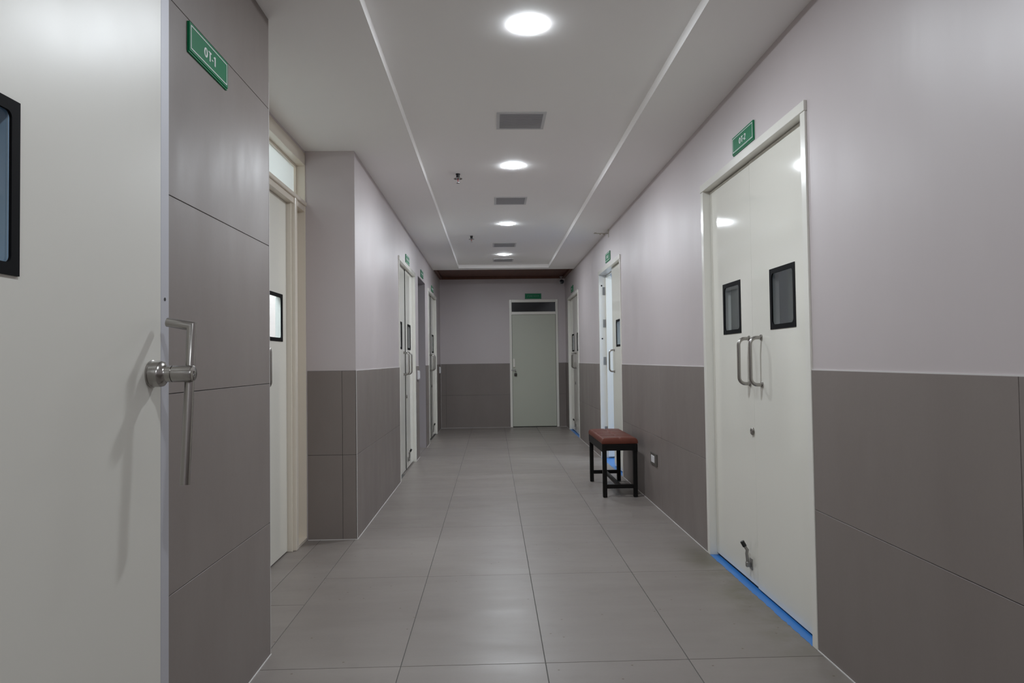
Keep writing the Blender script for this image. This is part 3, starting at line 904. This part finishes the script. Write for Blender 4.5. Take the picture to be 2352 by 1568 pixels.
def vent(x, y, label):
    t = thing('ceiling_vent', label, 'vent', (x, y, HT), 0, 'square grey louvre vents in the ceiling tray')
    s, i = .160, .140
    mb = MB()
    for q in (-1, 1):
        mb.box(q*i, q*s, -s, s, -.006, 0, .001, 1); mb.box(-i, i, q*i, q*s, -.006, 0, .001, 1)
    mb.build('frame', M['ventframe'], t)
    MB().box(-i, i, -i, i, -.0012, 0).build('backing', M['dark'], t)
    mb = MB(); n = 17
    for k_ in range(n):
        yy = -i+(k_+.5)*2*i/n
        mb.box(-i, i, yy-.0057, yy+.0057, -.0052, -.0030)
    mb.build('louvre', M['vent'], t)
    return t
v0 = vent(.205, 4.555, 'nearest square louvre vent, between the first two downlights')
for x, y, lb in ((.195, 6.86, 'second louvre vent, between the second and third downlights'), (.180, 9.50, 'third louvre vent, just before the furthest downlight'),
                 (.183, 10.95, 'furthest louvre vent, behind the last downlight')):
    dup(v0, (x, y, HT), label=lb)

def sprinkler(x, y, label):
    t = thing('sprinkler_head', label, 'sprinkler', (x, y, HT), 0, 'sprinkler heads left of the downlights')
    MB().lathe([(0, 0), (.019, 0), (.019, -.006), (.015, -.008), (.015, -.034), (0, -.034)], (0, 0, 0), 'Z', 20).build('pipe_stub', M['rubber'], t, True)
    mb = MB().lathe([(.006, -.030), (.015, -.031), (.036, -.040), (.0365, -.043), (.033, -.044), (.012, -.038), (.006, -.038)], (0, 0, 0), 'Z', 28)
    mb.build('escutcheon', M['chrome'], t, True)
    mb = MB()
    for q in (-1, 1): mb.tube([(q*.010, 0, -.038), (q*.011, 0, -.052), (q*.008, 0, -.064), (0, 0, -.072)], .0028, 8)
    mb.lathe([(0, -.070), (.004, -.070), (.004, -.076), (.015, -.076), (.015, -.0785), (0, -.0785)], (0, 0, 0), 'Z', 20)
    mb.build('yoke', M['chrome'], t, True)
    MB().lathe([(0, -.040), (.003, -.044), (.003, -.064), (0, -.068)], (0, 0, 0), 'Z', 10).build('bulb', M['red'], t, True)
    return t
s0 = sprinkler(-.275, 5.86, 'nearer chrome sprinkler head hanging left of the second downlight')
dup(s0, (-.250, 8.80, HT), label='further sprinkler head hanging left of the third downlight')

# security camera hanging in the far right corner
t = thing('security_camera', 'grey bullet security camera hanging in the far right corner', 'camera', (1.285, 12.75, 2.792))
mb = MB(); mb.lathe([(0, 0), (.030, 0), (.030, -.010), (0, -.010)], (0, .05, 0), 'Z', 20); mb.tube([(0, .05, -.008), (-.004, .03, -.04), (0, .02, -.062)], .008, 10)
mb.build('mount', M['cctv'], t, True)
MB().lathe([(0, -.05), (.04, -.05), (.048, -.03), (.048, .055), (.042, .062), (.040, .055)], (0, .0, -.105), '-Y', 28).build('housing', M['cctv'], t, True)
MB().lathe([(0, .045), (.0405, .045), (.0405, .052), (.034, .0535), (.010, .0535), (0, .056)], (0, .0, -.105), '-Y', 28).build('lens', M['darkglass'], t, True)

# small angle bracket on the right wall
t = thing('wall_bracket', 'small cream angle bracket near the ceiling on the right wall', 'bracket', (XR+TP, 8.13, 2.700))
MB().box(-.004, 0, -.016, .016, -.008, .105, .001, 1).build('wall_plate', M['bracket'], t)
mb = MB(); mb.box(-.175, -.004, -.016, .016, .036, .040, .001, 1); mb.box(-.175, -.150, -.055, -.016, .036, .040, .001, 1)
mb.tube([(-.10, 0, .037), (-.10, 0, .022)], .006, 8); mb.tube([(-.055, 0, .037), (-.055, 0, .018)], .008, 8)
mb.build('arm', M['bracket'], t)

# wall socket low on the right wall
t = thing('wall_socket', 'small white socket in a dark brown plate low on the right wall', 'socket', (XR, 5.965, .394))
MB().box(-.008, 0, -.115, .115, -.052, .052, .002, 1).build('cover_plate', M['brownplate'], t)
mb = MB(); mb.box(-.011, -.0075, -.038, .078, -.030, .030, .001, 1); mb.build('switch_module', M['plastic'], t)
mb = MB(); mb.box(-.0125, -.0108, -.034, .018, -.026, .026, .001, 1); mb.box(-.0125, -.0108, .021, .074, -.026, .026, .001, 1); mb.build('rocker', M['plastic'], t)

def switch(loc, label):
    t = thing('wall_switch', label, 'switch', loc, 0, 'white switch boxes on the left tiles')
    MB().box(0, .022, -.06, .06, -.058, .058, .003, 1).build('box', M['plastic'], t)
    mb = MB(); mb.box(.022, .026, -.048, -.004, -.045, .045, .001, 1); mb.box(.022, .026, .004, .048, -.045, .045, .001, 1)
    mb.build('rocker', M['plastic'], t)
    return t
w0 = switch((XL, 9.08, 1.083), 'white switch box on the tiles between double doors and passage')
dup(w0, (XL, 12.78, 1.095), label='white switch box on the tiles beside the far left corner')

# ================================================================== STOOL
t = thing('bench_stool', 'black metal bench stool with tufted brown leather seat by right wall', 'stool', (1.147, 6.76, 0))
LW, LL, HF = .158, .438, .487     # half width (X), half length (Y), frame top
tk = .020
for sx in (-1, 1):
    for sy in (-1, 1):
        MB().box(sx*LW, sx*(LW-.037), sy*LL, sy*(LL-.037), .004, HF-.045, .0015, 1).build('leg', M['blackmetal'], t)
mb = MB()
mb.box(-LW-.004, -LW+.036, -LL-.004, LL+.004, HF-.075, HF-.004, .002, 1)
mb.box(LW-.036, LW+.004, -LL-.004, LL+.004, HF-.075, HF-.004, .002, 1)
mb.box(-LW+.03, LW-.03, -LL-.004, -LL+.036, HF-.062, HF-.004, .002, 1)
mb.box(-LW+.03, LW-.03, LL-.036, LL+.004, HF-.062, HF-.004, .002, 1)
mb.build('seat_frame', M['blackmetal'], t)
for sy in (-1, 1):
    MB().box(-LW+.038, LW-.038, sy*(LL-.008), sy*(LL-.036), .081, .116, .0015, 1).build('stretcher', M['blackmetal'], t)
MB().box(-.016, .016, -LL+.034, LL-.034, .084, .112, .0015, 1).build('stretcher', M['blackmetal'], t)
MB().box(-LW+.01, LW-.01, -LL+.01, LL-.01, HF-.02, HF-.001).build('seat_board', M['blackmetal'], t)
# tufted cushion
bm = bmesh.new(); nx, ny = 40, 96
hw_, hl_, th = LW+.008, LL+.006, .050
grid = []
cols = [0.0]; rows = [(-1+2*(j+1)/4)*hl_ for j in range(3)]
def top(x, y):
    ex = min(1, (hw_-abs(x))/.028); ey = min(1, (hl_-abs(y))/.028)
    f = math.sqrt(max(0, 1-(1-ex)**2))*.5+.5*math.sqrt(max(0, 1-(1-ey)**2)) if min(ex, ey) < 1 else 1
    f = min(math.sqrt(max(0, 1-(1-ex)**2)), math.sqrt(max(0, 1-(1-ey)**2)))
    z = HF + .012 + (th-.012)*f
    seam = 0
    for c_ in cols: seam = max(seam, math.exp(-((x-c_)/.007)**2))
    for r_ in rows: seam = max(seam, math.exp(-((y-r_)/.007)**2))
    z -= .006*seam*f
    for r_ in rows:
        for c_ in cols:
            z -= .016*math.exp(-(((x-c_)**2+(y-r_)**2)/.022**2))*f
    z += .004*math.sin(math.pi*(x+hw_)/(2*hw_))
    return z
def lin(h_, n_):
    out = []
    for i in range(n_+1):
        u_ = i/n_*2-1
        out.append(h_*math.copysign(1-(1-abs(u_))**1.35, u_))
    return out
xs_, ys_ = lin(hw_, nx), lin(hl_, ny)
grid = [[bm.verts.new((x, y, top(x, y))) for y in ys_] for x in xs_]
for i in range(nx):
    for j in range(ny): bm.faces.new((grid[i][j], grid[i+1][j], grid[i+1][j+1], grid[i][j+1]))
edge = [e for e in bm.edges if e.is_boundary]
ex = bmesh.ops.extrude_edge_only(bm, edges=edge)
nv = [q for q in ex['geom'] if isinstance(q, bmesh.types.BMVert)]
for v in nv: v.co.z = HF; v.co.x *= .985; v.co.y *= .995
mb = MB(); mb.add(bm)
cu = mb.build('cushion', M['leather'], t, True)
for r_ in rows:
    MB().lathe([(0, .004), (.006, .003), (.008, 0), (0, -.002)], (0, r_, top(0, r_)), 'Z', 14).build('button', M['leather'], cu, True)
